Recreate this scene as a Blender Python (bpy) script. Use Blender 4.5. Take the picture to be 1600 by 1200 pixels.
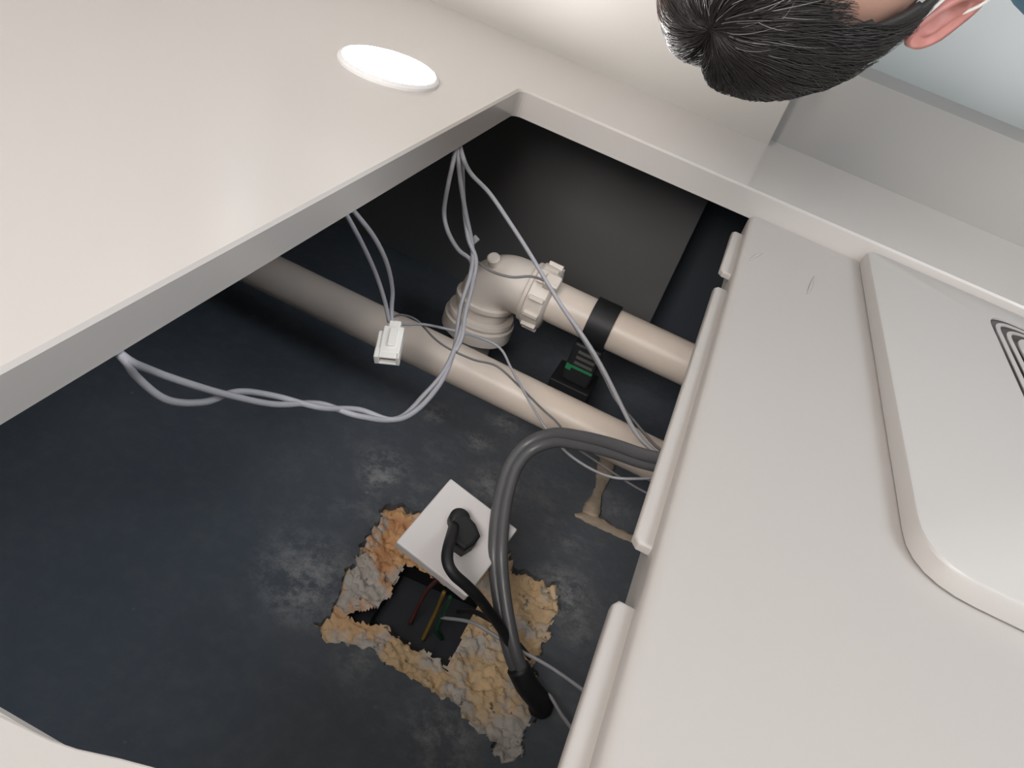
import bpy, bmesh, math, random
from mathutils import Vector, Matrix, noise

# ------------------------------------------------------------------ clean
for o in list(bpy.data.objects): bpy.data.objects.remove(o, do_unlink=True)
SC = bpy.context.scene
COL = SC.collection
random.seed(7)

# ------------------------------------------------------------------ camera
cam_data = bpy.data.cameras.new('camera')
cam = bpy.data.objects.new('camera', cam_data); COL.objects.link(cam)
cam_data.sensor_width = 36.0
cam_data.lens = 36.0 * 1320.0 / 1600.0
cam_data.clip_start = 0.01
cam.matrix_world = Matrix(((-0.89332, 0.43229, -0.12290, 0.00000), (0.33743, 0.46452, -0.81876, 0.00000), (-0.29686, -0.77288, -0.56083, 1.95000), (0, 0, 0, 1)))
SC.camera = cam

# ------------------------------------------------------------------ exposure, world, big lights
SC.view_settings.view_transform = 'Standard'
SC.view_settings.look = 'None'
SC.view_settings.gamma = 1.0
SC.view_settings.use_curve_mapping = False
SC.view_settings.exposure = 0.08
w = bpy.data.worlds.new('world'); SC.world = w; w.use_nodes = True
w.node_tree.nodes['Background'].inputs[0].default_value = (0.75, 0.85, 1.0, 1)
w.node_tree.nodes['Background'].inputs[1].default_value = 0.3
def area_light(name, loc, target, sx, sy, power, color):
    L = bpy.data.lights.new(name, 'AREA'); L.shape = 'RECTANGLE'; L.size = sx; L.size_y = sy
    L.energy = power; L.color = color
    o = bpy.data.objects.new(name, L); COL.objects.link(o); o.location = loc
    d = Vector(target) - Vector(loc)
    o.rotation_euler = d.to_track_quat('-Z', 'Y').to_euler()
    return o
# added fill light, set at an unseen window behind the camera
area_light('front_fill', (0.40, -1.27, 1.15), (0.30, 1.0, 1.85), 1.0, 1.1, 45.0, (1.0, 0.95, 0.90))
# added cool fill for the void, set at an unseen side window
area_light('side_fill', (-1.07, 0.15, 1.05), (0.6, 0.55, 2.60), 0.8, 0.9, 19.0, (0.80, 0.90, 1.0))
# lamp of the room beyond the doorway
area_light('hallway_lamp', (-0.55, 1.95, 2.28), (-0.55, 1.95, 0.0), 0.5, 0.3, 3.0, (0.98, 0.98, 1.0))

# ------------------------------------------------------------------ helpers
def M(name, color, rough=0.5, metal=0.0, bump=0.0, bscale=60, var=0.0, vscale=8, spec=0.5, coat=0.0, emis=None, estr=0, sss=0.0, croug=0.1):
    m = bpy.data.materials.new(name); m.use_nodes = True
    nt = m.node_tree; b = nt.nodes['Principled BSDF']
    b.inputs['Base Color'].default_value = (*color, 1)
    b.inputs['Roughness'].default_value = rough
    b.inputs['Metallic'].default_value = metal
    b.inputs['Specular IOR Level'].default_value = spec
    b.inputs['Coat Weight'].default_value = coat
    b.inputs['Coat Roughness'].default_value = croug
    if sss: b.inputs['Subsurface Weight'].default_value = sss; b.inputs['Subsurface Radius'].default_value = (.01, .004, .002)
    if emis: b.inputs['Emission Color'].default_value = (*emis, 1); b.inputs['Emission Strength'].default_value = estr
    tc = nt.nodes.new('ShaderNodeTexCoord')
    if var:
        n = nt.nodes.new('ShaderNodeTexNoise'); n.inputs['Scale'].default_value = vscale; n.inputs['Detail'].default_value = 5
        nt.links.new(tc.outputs['Object'], n.inputs['Vector'])
        r = nt.nodes.new('ShaderNodeValToRGB')
        r.color_ramp.elements[0].position = .3; r.color_ramp.elements[1].position = .7
        r.color_ramp.elements[0].color = (*[max(0, c * (1 - var)) for c in color], 1)
        r.color_ramp.elements[1].color = (*[min(1, c * (1 + var)) for c in color], 1)
        nt.links.new(n.outputs['Fac'], r.inputs['Fac']); nt.links.new(r.outputs['Color'], b.inputs['Base Color'])
    if bump:
        n = nt.nodes.new('ShaderNodeTexNoise'); n.inputs['Scale'].default_value = bscale; n.inputs['Detail'].default_value = 4
        nt.links.new(tc.outputs['Object'], n.inputs['Vector'])
        bp = nt.nodes.new('ShaderNodeBump'); bp.inputs['Strength'].default_value = bump; bp.inputs['Distance'].default_value = .002
        nt.links.new(n.outputs['Fac'], bp.inputs['Height']); nt.links.new(bp.outputs['Normal'], b.inputs['Normal'])
    return m

def obj(name, me, mat, parent=None, smooth=False):
    o = bpy.data.objects.new(name, me); COL.objects.link(o)
    if mat: me.materials.append(mat)
    if parent: o.parent = parent
    if smooth:
        for p in me.polygons: p.use_smooth = True
    return o
def from_bm(name, bm, mat, parent=None, smooth=False):
    bmesh.ops.recalc_face_normals(bm, faces=bm.faces)
    me = bpy.data.meshes.new(name); bm.to_mesh(me); bm.free()
    return obj(name, me, mat, parent, smooth)
def tag(o, label=None, cat=None, group=None, kind=None):
    if label: o['label'] = label
    if cat: o['category'] = cat
    if group: o['group'] = group
    if kind: o['kind'] = kind
    return o
def empty(name, loc=(0, 0, 0)):
    o = bpy.data.objects.new(name, None); COL.objects.link(o); o.location = loc; o.empty_display_size = .05
    return o
def child(o, root):
    """parent keeping the world placement (roots are unrotated empties)"""
    o.parent = root; o.location = Vector(o.location) - Vector(root.location)
    return o
def add_box(bm, lo, hi, bev=0.0, seg=2, mat=None):
    r = bmesh.ops.create_cube(bm, size=1.0)
    c = [(a + b) / 2 for a, b in zip(lo, hi)]; s = [abs(b - a) for a, b in zip(lo, hi)]
    for v in r['verts']: v.co = Vector((c[0] + v.co.x * s[0], c[1] + v.co.y * s[1], c[2] + v.co.z * s[2]))
    vs = r['verts']
    if bev:
        es = list({e for v in vs for e in v.link_edges})
        rr = bmesh.ops.bevel(bm, geom=es, offset=bev, segments=seg, affect='EDGES', profile=.5)
        vs = list({v for f in rr['faces'] for v in f.verts} | {v for v in vs if v.is_valid})
    if mat is not None:
        for v in vs: v.co = mat @ v.co
    return vs
def box(name, lo, hi, mat, parent=None, bev=0.0, seg=2, m=None, smooth=False):
    bm = bmesh.new(); add_box(bm, lo, hi, bev, seg, m)
    return from_bm(name, bm, mat, parent, smooth)
def prism(bm, pts, z0, z1, bev=0.0, seg=2, m=None):
    """closed polygon pts (x, y) extruded z0..z1"""
    a = [bm.verts.new((x, y, z0)) for x, y in pts]; b = [bm.verts.new((x, y, z1)) for x, y in pts]
    n = len(pts); bot = bm.faces.new(a); top = bm.faces.new(b[::-1])
    for i in range(n): bm.faces.new((a[i], b[i], b[(i + 1) % n], a[(i + 1) % n]))
    vs = a + b
    if bev:
        bmesh.ops.recalc_face_normals(bm, faces=bm.faces)
        es = [e for e in bot.edges]
        r = bmesh.ops.bevel(bm, geom=es, offset=bev, segments=seg, affect='EDGES', profile=.5)
        vs = [v for v in bm.verts]
    if m is not None:
        for v in vs: v.co = m @ v.co
def catmull(P, n=8):
    P = [Vector(p) for p in P]
    Q = [P[0] * 2 - P[1]] + P + [P[-1] * 2 - P[-2]]
    out = []
    for i in range(1, len(Q) - 2):
        for k in range(n):
            t = k / n; a, b, c, d = Q[i - 1], Q[i], Q[i + 1], Q[i + 2]
            out.append(.5 * ((2 * b) + (c - a) * t + (2 * a - 5 * b + 4 * c - d) * t * t + (3 * b - a - 3 * c + d) * t ** 3))
    out.append(P[-1]); return out
def frames(pts):
    T = [(pts[min(i + 1, len(pts) - 1)] - pts[max(i - 1, 0)]).normalized() for i in range(len(pts))]
    n = T[0].orthogonal().normalized(); N = []
    for t in T:
        n = (n - t * n.dot(t)).normalized(); N.append(n)
    return T, N
def add_tube(bm, pts, r, sides=10, caps=True):
    T, N = frames(pts); rings = []
    for i, p in enumerate(pts):
        rad = r(i / (len(pts) - 1)) if callable(r) else r
        B = T[i].cross(N[i])
        rings.append([bm.verts.new(p + (N[i] * math.cos(2 * math.pi * k / sides) + B * math.sin(2 * math.pi * k / sides)) * rad) for k in range(sides)])
    for a, b in zip(rings, rings[1:]):
        for k in range(sides): bm.faces.new((a[k], a[(k + 1) % sides], b[(k + 1) % sides], b[k]))
    if caps: bm.faces.new(rings[0][::-1]); bm.faces.new(rings[-1])
def tube(name, P, r, mat, parent=None, n=8, sides=10):
    bm = bmesh.new(); add_tube(bm, catmull(P, n), r, sides)
    return from_bm(name, bm, mat, parent, True)
def add_lathe(bm, prof, org, axis, seg=32, capped=True):
    """prof: (distance along axis, radius)"""
    a = Vector(axis).normalized(); n = a.orthogonal().normalized(); b = a.cross(n); org = Vector(org); R = []
    for d, r in prof:
        R.append([bm.verts.new(org + a * d + (n * math.cos(2 * math.pi * k / seg) + b * math.sin(2 * math.pi * k / seg)) * r) for k in range(seg)])
    for p, q in zip(R, R[1:]):
        for k in range(seg): bm.faces.new((p[k], p[(k + 1) % seg], q[(k + 1) % seg], q[k]))
    if capped: bm.faces.new(R[0][::-1]); bm.faces.new(R[-1])
def lathe(name, prof, org, axis, mat, parent=None, seg=32, capped=True, smooth=True):
    bm = bmesh.new(); add_lathe(bm, prof, org, axis, seg, capped)
    o = from_bm(name, bm, mat, parent, smooth)
    if smooth: edge_split(o)
    return o
def edge_split(o, ang=35):
    md = o.modifiers.new('edges', 'EDGE_SPLIT'); md.split_angle = math.radians(ang)

ZC = 2.25                         # underside of the false ceiling
ZT = ZC + .034                    # its upper side
ZS = 2.658                        # underside of the concrete slab

# ------------------------------------------------------------------ materials
m_ceil = M('ceiling_board_gloss', (.55, .515, .49), .32, spec=.5, coat=.5, croug=.14)
m_wall = M('wall_paint', (.44, .42, .395), .45, bump=.05, bscale=200)
m_lintel = M('lintel_painted_shade', (.37, .357, .34), .5)  # darker than the wall: the lintel's shade is put into its colour
m_hall = M('hallway_paint', (.74, .76, .75), .6)
m_floor = M('floor_tile', (.72, .70, .67), .3, var=.06, vscale=5)
m_unit = M('unit_plastic', (.445, .415, .395), .38, spec=.45)
m_unit2 = M('unit_panel_plastic', (.49, .467, .45), .36, spec=.45)
m_dark = M('grille_gap_shade', (.16, .15, .145), .6)  # dark tone stands in for shade inside the grille
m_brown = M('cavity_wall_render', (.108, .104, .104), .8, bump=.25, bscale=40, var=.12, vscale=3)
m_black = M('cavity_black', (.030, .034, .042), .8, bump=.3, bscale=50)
m_pvc = M('pvc_beige', (.70, .60, .52), .38, spec=.45, var=.03, vscale=20)
m_pvc2 = M('pvc_fitting', (.72, .64, .57), .42, spec=.45, var=.04, vscale=30)
m_wire = M('wire_grey', (.35, .345, .37), .5)
m_wire_thin = M('wire_dark_grey', (.16, .155, .16), .5)
m_cable = M('cable_rubber', (.095, .095, .10), .38, spec=.5)
m_rub = M('black_rubber', (.012, .012, .014), .55)
m_plate = M('plate_white', (.68, .65, .65), .35)
m_conn = M('connector_nylon', (.82, .80, .76), .4)
m_green = M('green_print', (.02, .20, .08), .5)
m_greyprint = M('grey_print', (.09, .09, .09), .5)
m_lamp = M('lamp_diffuser', (1, 1, 1), .4, emis=(1.0, .97, .95), estr=185.0)
m_rim = M('lamp_rim', (.80, .78, .78), .35)
m_skin = M('skin', (.46, .27, .205), .5, sss=.15, var=.06, vscale=25)
m_ear = M('ear_skin', (.50, .21, .18), .48, sss=.25, var=.14, vscale=60)
m_hair = M('hair_black', (.020, .018, .017), .62, spec=.35)
m_strand = M('hair_strand_black', (.022, .019, .018), .45, spec=.45)
m_strand_b = M('hair_strand_brown', (.085, .045, .035), .4, spec=.6)
m_strand_g = M('hair_strand_grey', (.24, .24, .24), .4, spec=.5)
m_shirt = M('shirt_blue', (.055, .14, .20), .8, bump=.3, bscale=300)
m_trouser = M('trouser_grey', (.06, .065, .08), .8)
m_mask = M('mask_blue', (.20, .42, .55), .75, bump=.2, bscale=250)
m_loop = M('mask_elastic', (.78, .78, .74), .6)
m_eye = M('eye', (.7, .7, .68), .2)
m_shoe = M('shoe', (.03, .03, .03), .5)
m_alu = M('stool_metal', (.6, .6, .6), .35, metal=.9)
m_frame = M('added_window_frame', (.8, .8, .8), .4)
m_glow = M('added_window_glow', (.9, .95, 1), .3, emis=(.85, .93, 1.0), estr=1.5)  # glow of the added fill windows
m_tan = M('dried_foam', (.36, .29, .22), .85, bump=.6, bscale=120, var=.2, vscale=60)
m_insert = M('box_wire_yellow', (.22, .14, .03), .5)
m_insert_g = M('box_wire_green', (.010, .07, .035), .5)
m_insert_r = M('box_wire_red', (.10, .03, .028), .5)
m_box = M('junction_box', (.004, .005, .005), .6)

def slab_material():
    m = bpy.data.materials.new('slab_dark_render'); m.use_nodes = True
    nt = m.node_tree; b = nt.nodes['Principled BSDF']; b.inputs['Roughness'].default_value = .62
    L = nt.links.new; N = nt.nodes.new
    tc = N('ShaderNodeTexCoord')
    def nz(scale, det=6, vec=None, dist=0.0, rough=.6):
        n = N('ShaderNodeTexNoise'); n.inputs['Scale'].default_value = scale; n.inputs['Detail'].default_value = det
        n.inputs['Distortion'].default_value = dist; n.inputs['Roughness'].default_value = rough
        L(vec or tc.outputs['Object'], n.inputs['Vector']); return n.outputs['Fac']
    def ramp(src, p0, p1, c0=0.0, c1=1.0):
        r = N('ShaderNodeMapRange'); r.inputs[1].default_value = p0; r.inputs[2].default_value = p1
        r.inputs[3].default_value = c0; r.inputs[4].default_value = c1; L(src, r.inputs[0]); return r.outputs[0]
    def math_(op, a, bb):
        n = N('ShaderNodeMath'); n.operation = op
        for i, s in enumerate((a, bb)):
            if isinstance(s, (int, float)): n.inputs[i].default_value = s
            else: L(s, n.inputs[i])
        return n.outputs[0]
    def mix(fac, c0, c1):
        n = N('ShaderNodeMix'); n.data_type = 'RGBA'
        L(fac, n.inputs[0])
        for i, c in ((6, c0), (7, c1)):
            if isinstance(c, tuple): n.inputs[i].default_value = (*c, 1)
            else: L(c, n.inputs[i])
        return n.outputs[2]
    def blob(c, r0, r1):
        n = N('ShaderNodeVectorMath'); n.operation = 'DISTANCE'; L(tc.outputs['Object'], n.inputs[0]); n.inputs[1].default_value = c
        return ramp(n.outputs['Value'], r0, r1, 1.0, 0.0)
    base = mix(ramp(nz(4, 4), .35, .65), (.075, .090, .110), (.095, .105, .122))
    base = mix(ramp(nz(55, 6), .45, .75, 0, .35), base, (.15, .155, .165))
    # chalky dust knocked loose around the chiselled socket
    dust = ramp(nz(22, 9, rough=.75), .52, .72)
    near = blob((0.0890, 0.6845, 2.6580), .08, .30)
    col = mix(math_('MULTIPLY', math_('MULTIPLY', dust, near), .6), base, (.27, .27, .27))
    for c, r, k in (((0.2266, 0.7546, 2.6580), .045, .75), ((0.2197, 0.7247, 2.6580), .03, .8), ((0.1446, 0.8738, 2.6580), .028, .7), ((0.0938, 0.8109, 2.6580), .05, .7), ((0.2157, 0.5601, 2.6580), .07, .6),
                    ((0.2036, 0.5285, 2.6580), .05, .5), ((0.2183, 0.8902, 2.6580), .03, .8), ((0.1302, 0.9410, 2.6580), .035, .6), ((-0.0364, 0.7000, 2.6580), .05, .9), ((-0.0644, 0.6612, 2.6580), .04, .4),
                    ((0.0134, 0.4658, 2.6580), .05, .6), ((-0.0530, 0.8824, 2.6580), .04, .4), ((0.1181, 0.4952, 2.6580), .03, .4), ((-0.0240, 0.7795, 2.6580), .03, .4)):
        sp = math_('MULTIPLY', math_('MULTIPLY', blob(c, r * .2, r), ramp(nz(48, 9, rough=.8), .44, .62)), k)
        col = mix(sp, col, (.36, .36, .36))
    # sparse pale specks
    v = N('ShaderNodeTexVoronoi'); v.inputs['Scale'].default_value = 17; L(tc.outputs['Object'], v.inputs['Vector'])
    sp = math_('MULTIPLY', ramp(v.outputs['Distance'], .03, .06, 1, 0), ramp(nz(7, 2), .48, .6))
    col = mix(math_('MULTIPLY', sp, .7), col, (.32, .33, .34))
    L(col, b.inputs['Base Color'])
    bp = N('ShaderNodeBump'); bp.inputs['Strength'].default_value = .45; bp.inputs['Distance'].default_value = .004
    L(nz(45, 8), bp.inputs['Height']); L(bp.outputs['Normal'], b.inputs['Normal'])
    return m
m_slab = slab_material()

def plaster_material():
    m = bpy.data.materials.new('broken_plaster'); m.use_nodes = True
    nt = m.node_tree; b = nt.nodes['Principled BSDF']; b.inputs['Roughness'].default_value = .9
    L = nt.links.new; N = nt.nodes.new; tc = N('ShaderNodeTexCoord')
    def nz(scale, det, off):
        mp = N('ShaderNodeMapping'); mp.inputs['Location'].default_value = (off, off * 2, off); L(tc.outputs['Object'], mp.inputs['Vector'])
        n = N('ShaderNodeTexNoise'); n.inputs['Scale'].default_value = scale; n.inputs['Detail'].default_value = det; n.inputs['Roughness'].default_value = .65
        L(mp.outputs[0], n.inputs['Vector']); return n.outputs['Fac']
    def mixc(fac, lo, hi, c0, c1):
        r = N('ShaderNodeMapRange'); r.inputs[1].default_value = lo; r.inputs[2].default_value = hi; L(fac, r.inputs[0])
        n = N('ShaderNodeMix'); n.data_type = 'RGBA'; L(r.outputs[0], n.inputs[0])
        for i, c in ((6, c0), (7, c1)):
            if isinstance(c, tuple): n.inputs[i].default_value = (*c, 1)
            else: L(c, n.inputs[i])
        return n.outputs[2]
    # yellow screed turning to reddish brick towards one end of the chiselled patch
    sx = N('ShaderNodeSeparateXYZ'); L(tc.outputs['Object'], sx.inputs[0])
    warm = mixc(nz(26, 5, 3), .35, .65, (.82, .60, .35), (.64, .47, .29))
    red = mixc(nz(30, 5, 5), .35, .62, (.85, .52, .26), (.58, .29, .14))
    d = N('ShaderNodeVectorMath'); d.operation = 'DISTANCE'; L(tc.outputs['Object'], d.inputs[0]); d.inputs[1].default_value = (0.1806, 0.6290, 2.6580)
    col = mixc(d.outputs['Value'], .07, .13, red, warm)
    grey = mixc(nz(22, 6, 9), .35, .65, (.70, .65, .60), (.46, .43, .40))
    col = mixc(nz(20, 8, 1), .50, .57, col, grey)
    d2 = N('ShaderNodeVectorMath'); d2.operation = 'DISTANCE'; L(tc.outputs['Object'], d2.inputs[0]); d2.inputs[1].default_value = (0.0812, 0.6132, 2.6580)
    ad = N('ShaderNodeMath'); ad.operation = 'MULTIPLY_ADD'; L(nz(20, 5, 4), ad.inputs[0]); ad.inputs[1].default_value = .10; L(d2.outputs['Value'], ad.inputs[2])
    col = mixc(ad.outputs[0], .185, .215, col, grey)
    col = mixc(nz(75, 6, 6), .60, .68, col, (.12, .10, .085))
    L(col, b.inputs['Base Color'])
    bp = N('ShaderNodeBump'); bp.inputs['Strength'].default_value = .7; bp.inputs['Distance'].default_value = .004
    L(nz(90, 6, 2), bp.inputs['Height']); L(bp.outputs['Normal'], b.inputs['Normal'])
    return m
m_plaster = plaster_material()

# ================================================================== STRUCTURE
HX0, HX1, HY0, HY1 = -.64, .276, .1275, 1.030        # the opening in the false ceiling
RX0, RX1, RY0, RY1 = -1.10, 1.45, -1.30, 1.25        # the room
def ceiling_board():
    bm = bmesh.new()
    def rounded(x0, x1, y0, y1, r, n=5):
        P = []
        for cx, cy, a0 in ((x1 - r, y1 - r, 0), (x0 + r, y1 - r, 90), (x0 + r, y0 + r, 180), (x1 - r, y0 + r, 270)):
            for k in range(n + 1):
                a = math.radians(a0 + 90 * k / n); P.append((cx + r * math.cos(a), cy + r * math.sin(a)))
        return P
    inner = rounded(HX0, HX1, HY0, HY1, .012)
    outer = [(RX1, RY1 + .06), (RX0, RY1 + .06), (RX0, RY0), (RX1, RY0)]
    e = .0025
    for z, ring in ((ZC, 'b'), (ZT, 't')):
        iv = [bm.verts.new((x + (e if ring == 'b' else 0) * (1 if x > 0 else -1), y + (e if ring == 'b' else 0) * (1 if y > .5 else -1), z)) for x, y in inner]
        ov = [bm.verts.new((x, y, z)) for x, y in outer]
        es = [bm.edges.new((iv[i], iv[(i + 1) % len(iv)])) for i in range(len(iv))] + [bm.edges.new((ov[i], ov[(i + 1) % 4])) for i in range(4)]
        bmesh.ops.triangle_fill(bm, edges=es, use_beauty=True)
        if ring == 'b':
            ib, ob_ = iv, ov
            mid = [bm.verts.new((x, y, ZC + e)) for x, y in inner]
        else: it, ot = iv, ov
    n = len(ib)
    for i in range(n):
        j = (i + 1) % n
        bm.faces.new((ib[i], ib[j], mid[j], mid[i])); bm.faces.new((mid[i], mid[j], it[j], it[i]))
    for i in range(4):
        j = (i + 1) % 4; bm.faces.new((ob_[i], ob_[j], ot[j], ot[i]))
    return from_bm('ceiling', bm, m_ceil)
ceil = tag(ceiling_board(), 'glossy off-white false ceiling board with a big rectangular opening', kind='structure')

# ---- concrete slab above, with the chiselled patch cut out
PATCH = [Vector(p) for p in ((0.1919, 0.6970, 2.6580), (0.1689, 0.7109, 2.6580), (0.1455, 0.7122, 2.6580), (0.1084, 0.7289, 2.6580), (0.0663, 0.7352, 2.6580), (0.0327, 0.7160, 2.6580), (0.0225, 0.7000, 2.6580), (-0.0010, 0.7031, 2.6580), (-0.0246, 0.7062, 2.6580), (-0.0407, 0.6814, 2.6580),
    (-0.0439, 0.6426, 2.6580), (-0.0400, 0.6177, 2.6580), (-0.0384, 0.5963, 2.6580), (-0.0529, 0.5632, 2.6580), (-0.0551, 0.5366, 2.6580), (-0.0615, 0.5108, 2.6580), (-0.0604, 0.4842, 2.6580), (-0.0500, 0.4731, 2.6580), (-0.0387, 0.4765, 2.6580), (-0.0267, 0.4898, 2.6580), (-0.0117, 0.4883, 2.6580),
    (0.0038, 0.4926, 2.6580), (0.0179, 0.5027, 2.6580), (0.0420, 0.5006, 2.6580), (0.0671, 0.5060, 2.6580), (0.0936, 0.5025, 2.6580), (0.1149, 0.5127, 2.6580), (0.1389, 0.5005, 2.6580), (0.1522, 0.4901, 2.6580), (0.1722, 0.5077, 2.6580), (0.1670, 0.5297, 2.6580), (0.1770, 0.5518, 2.6580), (0.1780, 0.5817, 2.6580), (0.1826, 0.6051, 2.6580), (0.1860, 0.6389, 2.6580), (0.1898, 0.6721, 2.6580))]
def ragged(P, amp, step=.0022):
    out = []
    for i in range(len(P)):
        a, b = P[i], P[(i + 1) % len(P)]; n = max(1, int((b - a).length / step))
        for k in range(n):
            p = a.lerp(b, k / n); q = noise.noise_vector(p * 45) * amp + noise.noise_vector(p * 170) * amp * .8 + noise.noise_vector(p * 420) * amp * .6
            out.append(Vector((p.x + q.x, p.y + q.y, ZS)))
    return out
EDGE = ragged(PATCH, .0065)
def slab():
    bm = bmesh.new()
    ov = [bm.verts.new(p) for p in ((1.9, 1.25, ZS), (-1.5, 1.25, ZS), (-1.5, -1.4, ZS), (1.9, -1.4, ZS))]
    iv = [bm.verts.new(p) for p in EDGE]
    es = [bm.edges.new((ov[i], ov[(i + 1) % 4])) for i in range(4)] + [bm.edges.new((iv[i], iv[(i + 1) % len(iv)])) for i in range(len(iv))]
    bmesh.ops.triangle_fill(bm, edges=es, use_beauty=True)
    up = [bm.verts.new(v.co + Vector((0, 0, .03))) for v in iv]      # broken edge
    for i in range(len(iv)):
        j = (i + 1) % len(iv); bm.faces.new((iv[i], iv[j], up[j], up[i]))
    for f in bm.faces: f.normal_update()
    me = bpy.data.meshes.new('ceiling_slab'); bm.to_mesh(me); bm.free()
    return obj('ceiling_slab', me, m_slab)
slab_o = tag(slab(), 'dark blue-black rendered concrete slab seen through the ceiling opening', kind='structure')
BOXP = [Vector(p) for p in ((0.1314, 0.6355, 2.6580), (0.0455, 0.6431, 2.6580), (0.0405, 0.5453, 2.6580), (0.1291, 0.5555, 2.6580))]
def inside(p, poly):
    c = False; j = len(poly) - 1
    for i in range(len(poly)):
        a, b = poly[i], poly[j]
        if (a.y > p.y) != (b.y > p.y) and p.x < (b.x - a.x) * (p.y - a.y) / (b.y - a.y) + a.x: c = not c
        j = i
    return c
def seg_dist(p, poly):
    d = 9
    for i in range(len(poly)):
        a, b = poly[i], poly[(i + 1) % len(poly)]
        ab = (b - a).to_2d(); t = max(0, min(1, (p - a).to_2d().dot(ab) / max(1e-12, ab.length_squared)))
        d = min(d, ((p - a).to_2d() - ab * t).length)
    return d
def plaster():
    s = .0022
    xs = [p.x for p in EDGE]; ys = [p.y for p in EDGE]
    x0, y0 = min(xs) - .012, min(ys) - .012
    nx = int((max(xs) + .012 - x0) / s) + 1; ny = int((max(ys) + .012 - y0) / s) + 1
    bm = bmesh.new(); V = {}
    core = ragged([p.copy() for p in BOXP], .004)
    slit = [Vector(p) for p in ((0.1544, 0.5402, 2.6580), (0.1264, 0.5719, 2.6580), (0.1143, 0.5559, 2.6580))]
    for i in range(nx):
        for j in range(ny):
            p = Vector((x0 + i * s, y0 + j * s, ZS))
            ins = inside(p, EDGE); d = seg_dist(p, PATCH)
            if not ins and d > .02: continue
            q = Vector((p.x, p.y, 0))
            h = .007 * noise.noise(q * 45) + .006 * noise.noise(q * 110) + .005 * noise.noise(q * 240)
            z = ZS + .004 + .007 * min(1, d / .02) + h if ins else ZS + .012
            if inside(p, core) or inside(p, slit): continue
            V[i, j] = bm.verts.new((p.x, p.y, z))
    for (i, j) in V:
        k = [(i, j), (i + 1, j), (i + 1, j + 1), (i, j + 1)]
        if all(t in V for t in k): bm.faces.new([V[t] for t in k])
    me = bpy.data.meshes.new('plaster_patch'); bm.to_mesh(me); bm.free()
    o = obj('plaster_patch', me, m_plaster, slab_o, True)
    o['label'] = 'rough orange and grey chiselled plaster around the socket box'
plaster()
bm = bmesh.new()
prism(bm, [(p.x, p.y) for p in PATCH], ZS + .0301, ZS + .034)
from_bm('patch_backing', bm, m_black, slab_o)
# dried foam run beside the pipe
def run(name, P, r, flat):
    bm = bmesh.new(); add_tube(bm, catmull(P, 6), r, 9)
    for v in bm.verts:
        v.co.z = ZS + (v.co.z - ZS) * flat - .0005
        n = noise.noise_vector(v.co * 160) * .0025; v.co += Vector((n.x, n.y, n.z * .5))
    o = from_bm(name, bm, m_tan, slab_o, True); o['label'] = 'dried tan foam run on the dark slab'
run('foam_run', ((-0.0194, 0.9727, 2.6580), (-0.0237, 0.9352, 2.6580), (-0.0262, 0.8984, 2.6580), (-0.0278, 0.8630, 2.6580), (-0.0300, 0.8394, 2.6580)), lambda t: .0095 + .003 * math.sin(t * 9), .5)
run('foam_ridge', ((-0.0114, 0.8293, 2.6580), (-0.0295, 0.8349, 2.6580), (-0.0516, 0.8365, 2.6580), (-0.0698, 0.8354, 2.6580), (-0.0914, 0.8382, 2.6580), (-0.1257, 0.8438, 2.6580)), lambda t: .003 + .0085 * math.sin(min(1, t * 2.2) * 2.2) * (1 - .55 * t), .4)

# ---- walls
def wall(name, lo, hi, mat, label):
    return tag(box(name, lo, hi, mat), label, kind='structure')
wall('wall_back', (-.03, 1.25, 0), (1.45, 1.37, ZC), m_wall, 'off-white wall meeting the ceiling behind the opening')
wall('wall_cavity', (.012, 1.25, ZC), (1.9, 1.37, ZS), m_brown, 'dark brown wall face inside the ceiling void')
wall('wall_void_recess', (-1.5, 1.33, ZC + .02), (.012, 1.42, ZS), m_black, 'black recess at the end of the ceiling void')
wall('wall_lintel', (-1.10, 1.285, ZC - .121), (-.03, 1.40, ZC), m_lintel, 'lintel above the doorway behind the person, shade painted into its grey')
bm = bmesh.new()
for lo, hi in (((-1.22, -1.3, 0), (-1.1, -.27, ZC)), ((-1.22, .57, 0), (-1.1, 1.40, ZC)), ((-1.22, -.27, 0), (-1.1, .57, .58)), ((-1.22, -.27, 1.52), (-1.1, .57, ZC))):
    add_box(bm, lo, hi)
tag(from_bm('wall_right', bm, m_wall), 'white side wall of the bathroom', kind='structure')
wn2 = tag(empty('added_window_2', (-1.16, .15, .58)), 'white framed window added in the side wall to light the void', kind='structure')  # unseen window, added to brighten the void
bm = bmesh.new()
for lo, hi in (((-1.18, -.27, .58), (-1.13, -.22, 1.52)), ((-1.18, .52, .58), (-1.13, .57, 1.52)), ((-1.18, -.22, .58), (-1.13, .52, .63)), ((-1.18, -.22, 1.47), (-1.13, .52, 1.52))):
    add_box(bm, lo, hi, .004)
child(from_bm('added_window_frame', bm, m_frame), wn2)
child(box('pane', (-1.160, -.22, .63), (-1.154, .52, 1.47), m_glow), wn2)
wall('wall_left', (1.45, -1.3, 0), (1.57, 1.37, ZC), m_wall, 'white side wall by the lamp')
wall('wall_doorway', (-1.10, 1.285, 0), (-.86, 1.40, ZC - .121), m_wall, 'short wall beside the doorway')
wall('wall_hallway', (-1.4, 2.45, 0), (.6, 2.55, 2.6), m_hall, 'pale bluish wall beyond the doorway')
wall('wall_hallway_side', (.5, 1.37, 0), (.6, 2.45, 2.6), m_hall, 'pale side wall of the hallway')
wall('wall_hallway_end', (-1.4, 1.40, 0), (-1.3, 2.45, 2.6), m_hall, 'end wall of the hallway')
wall('ceiling_hallway', (-1.4, 1.40, 2.40), (.6, 2.45, 2.5), m_hall, 'white hallway ceiling')
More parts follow.
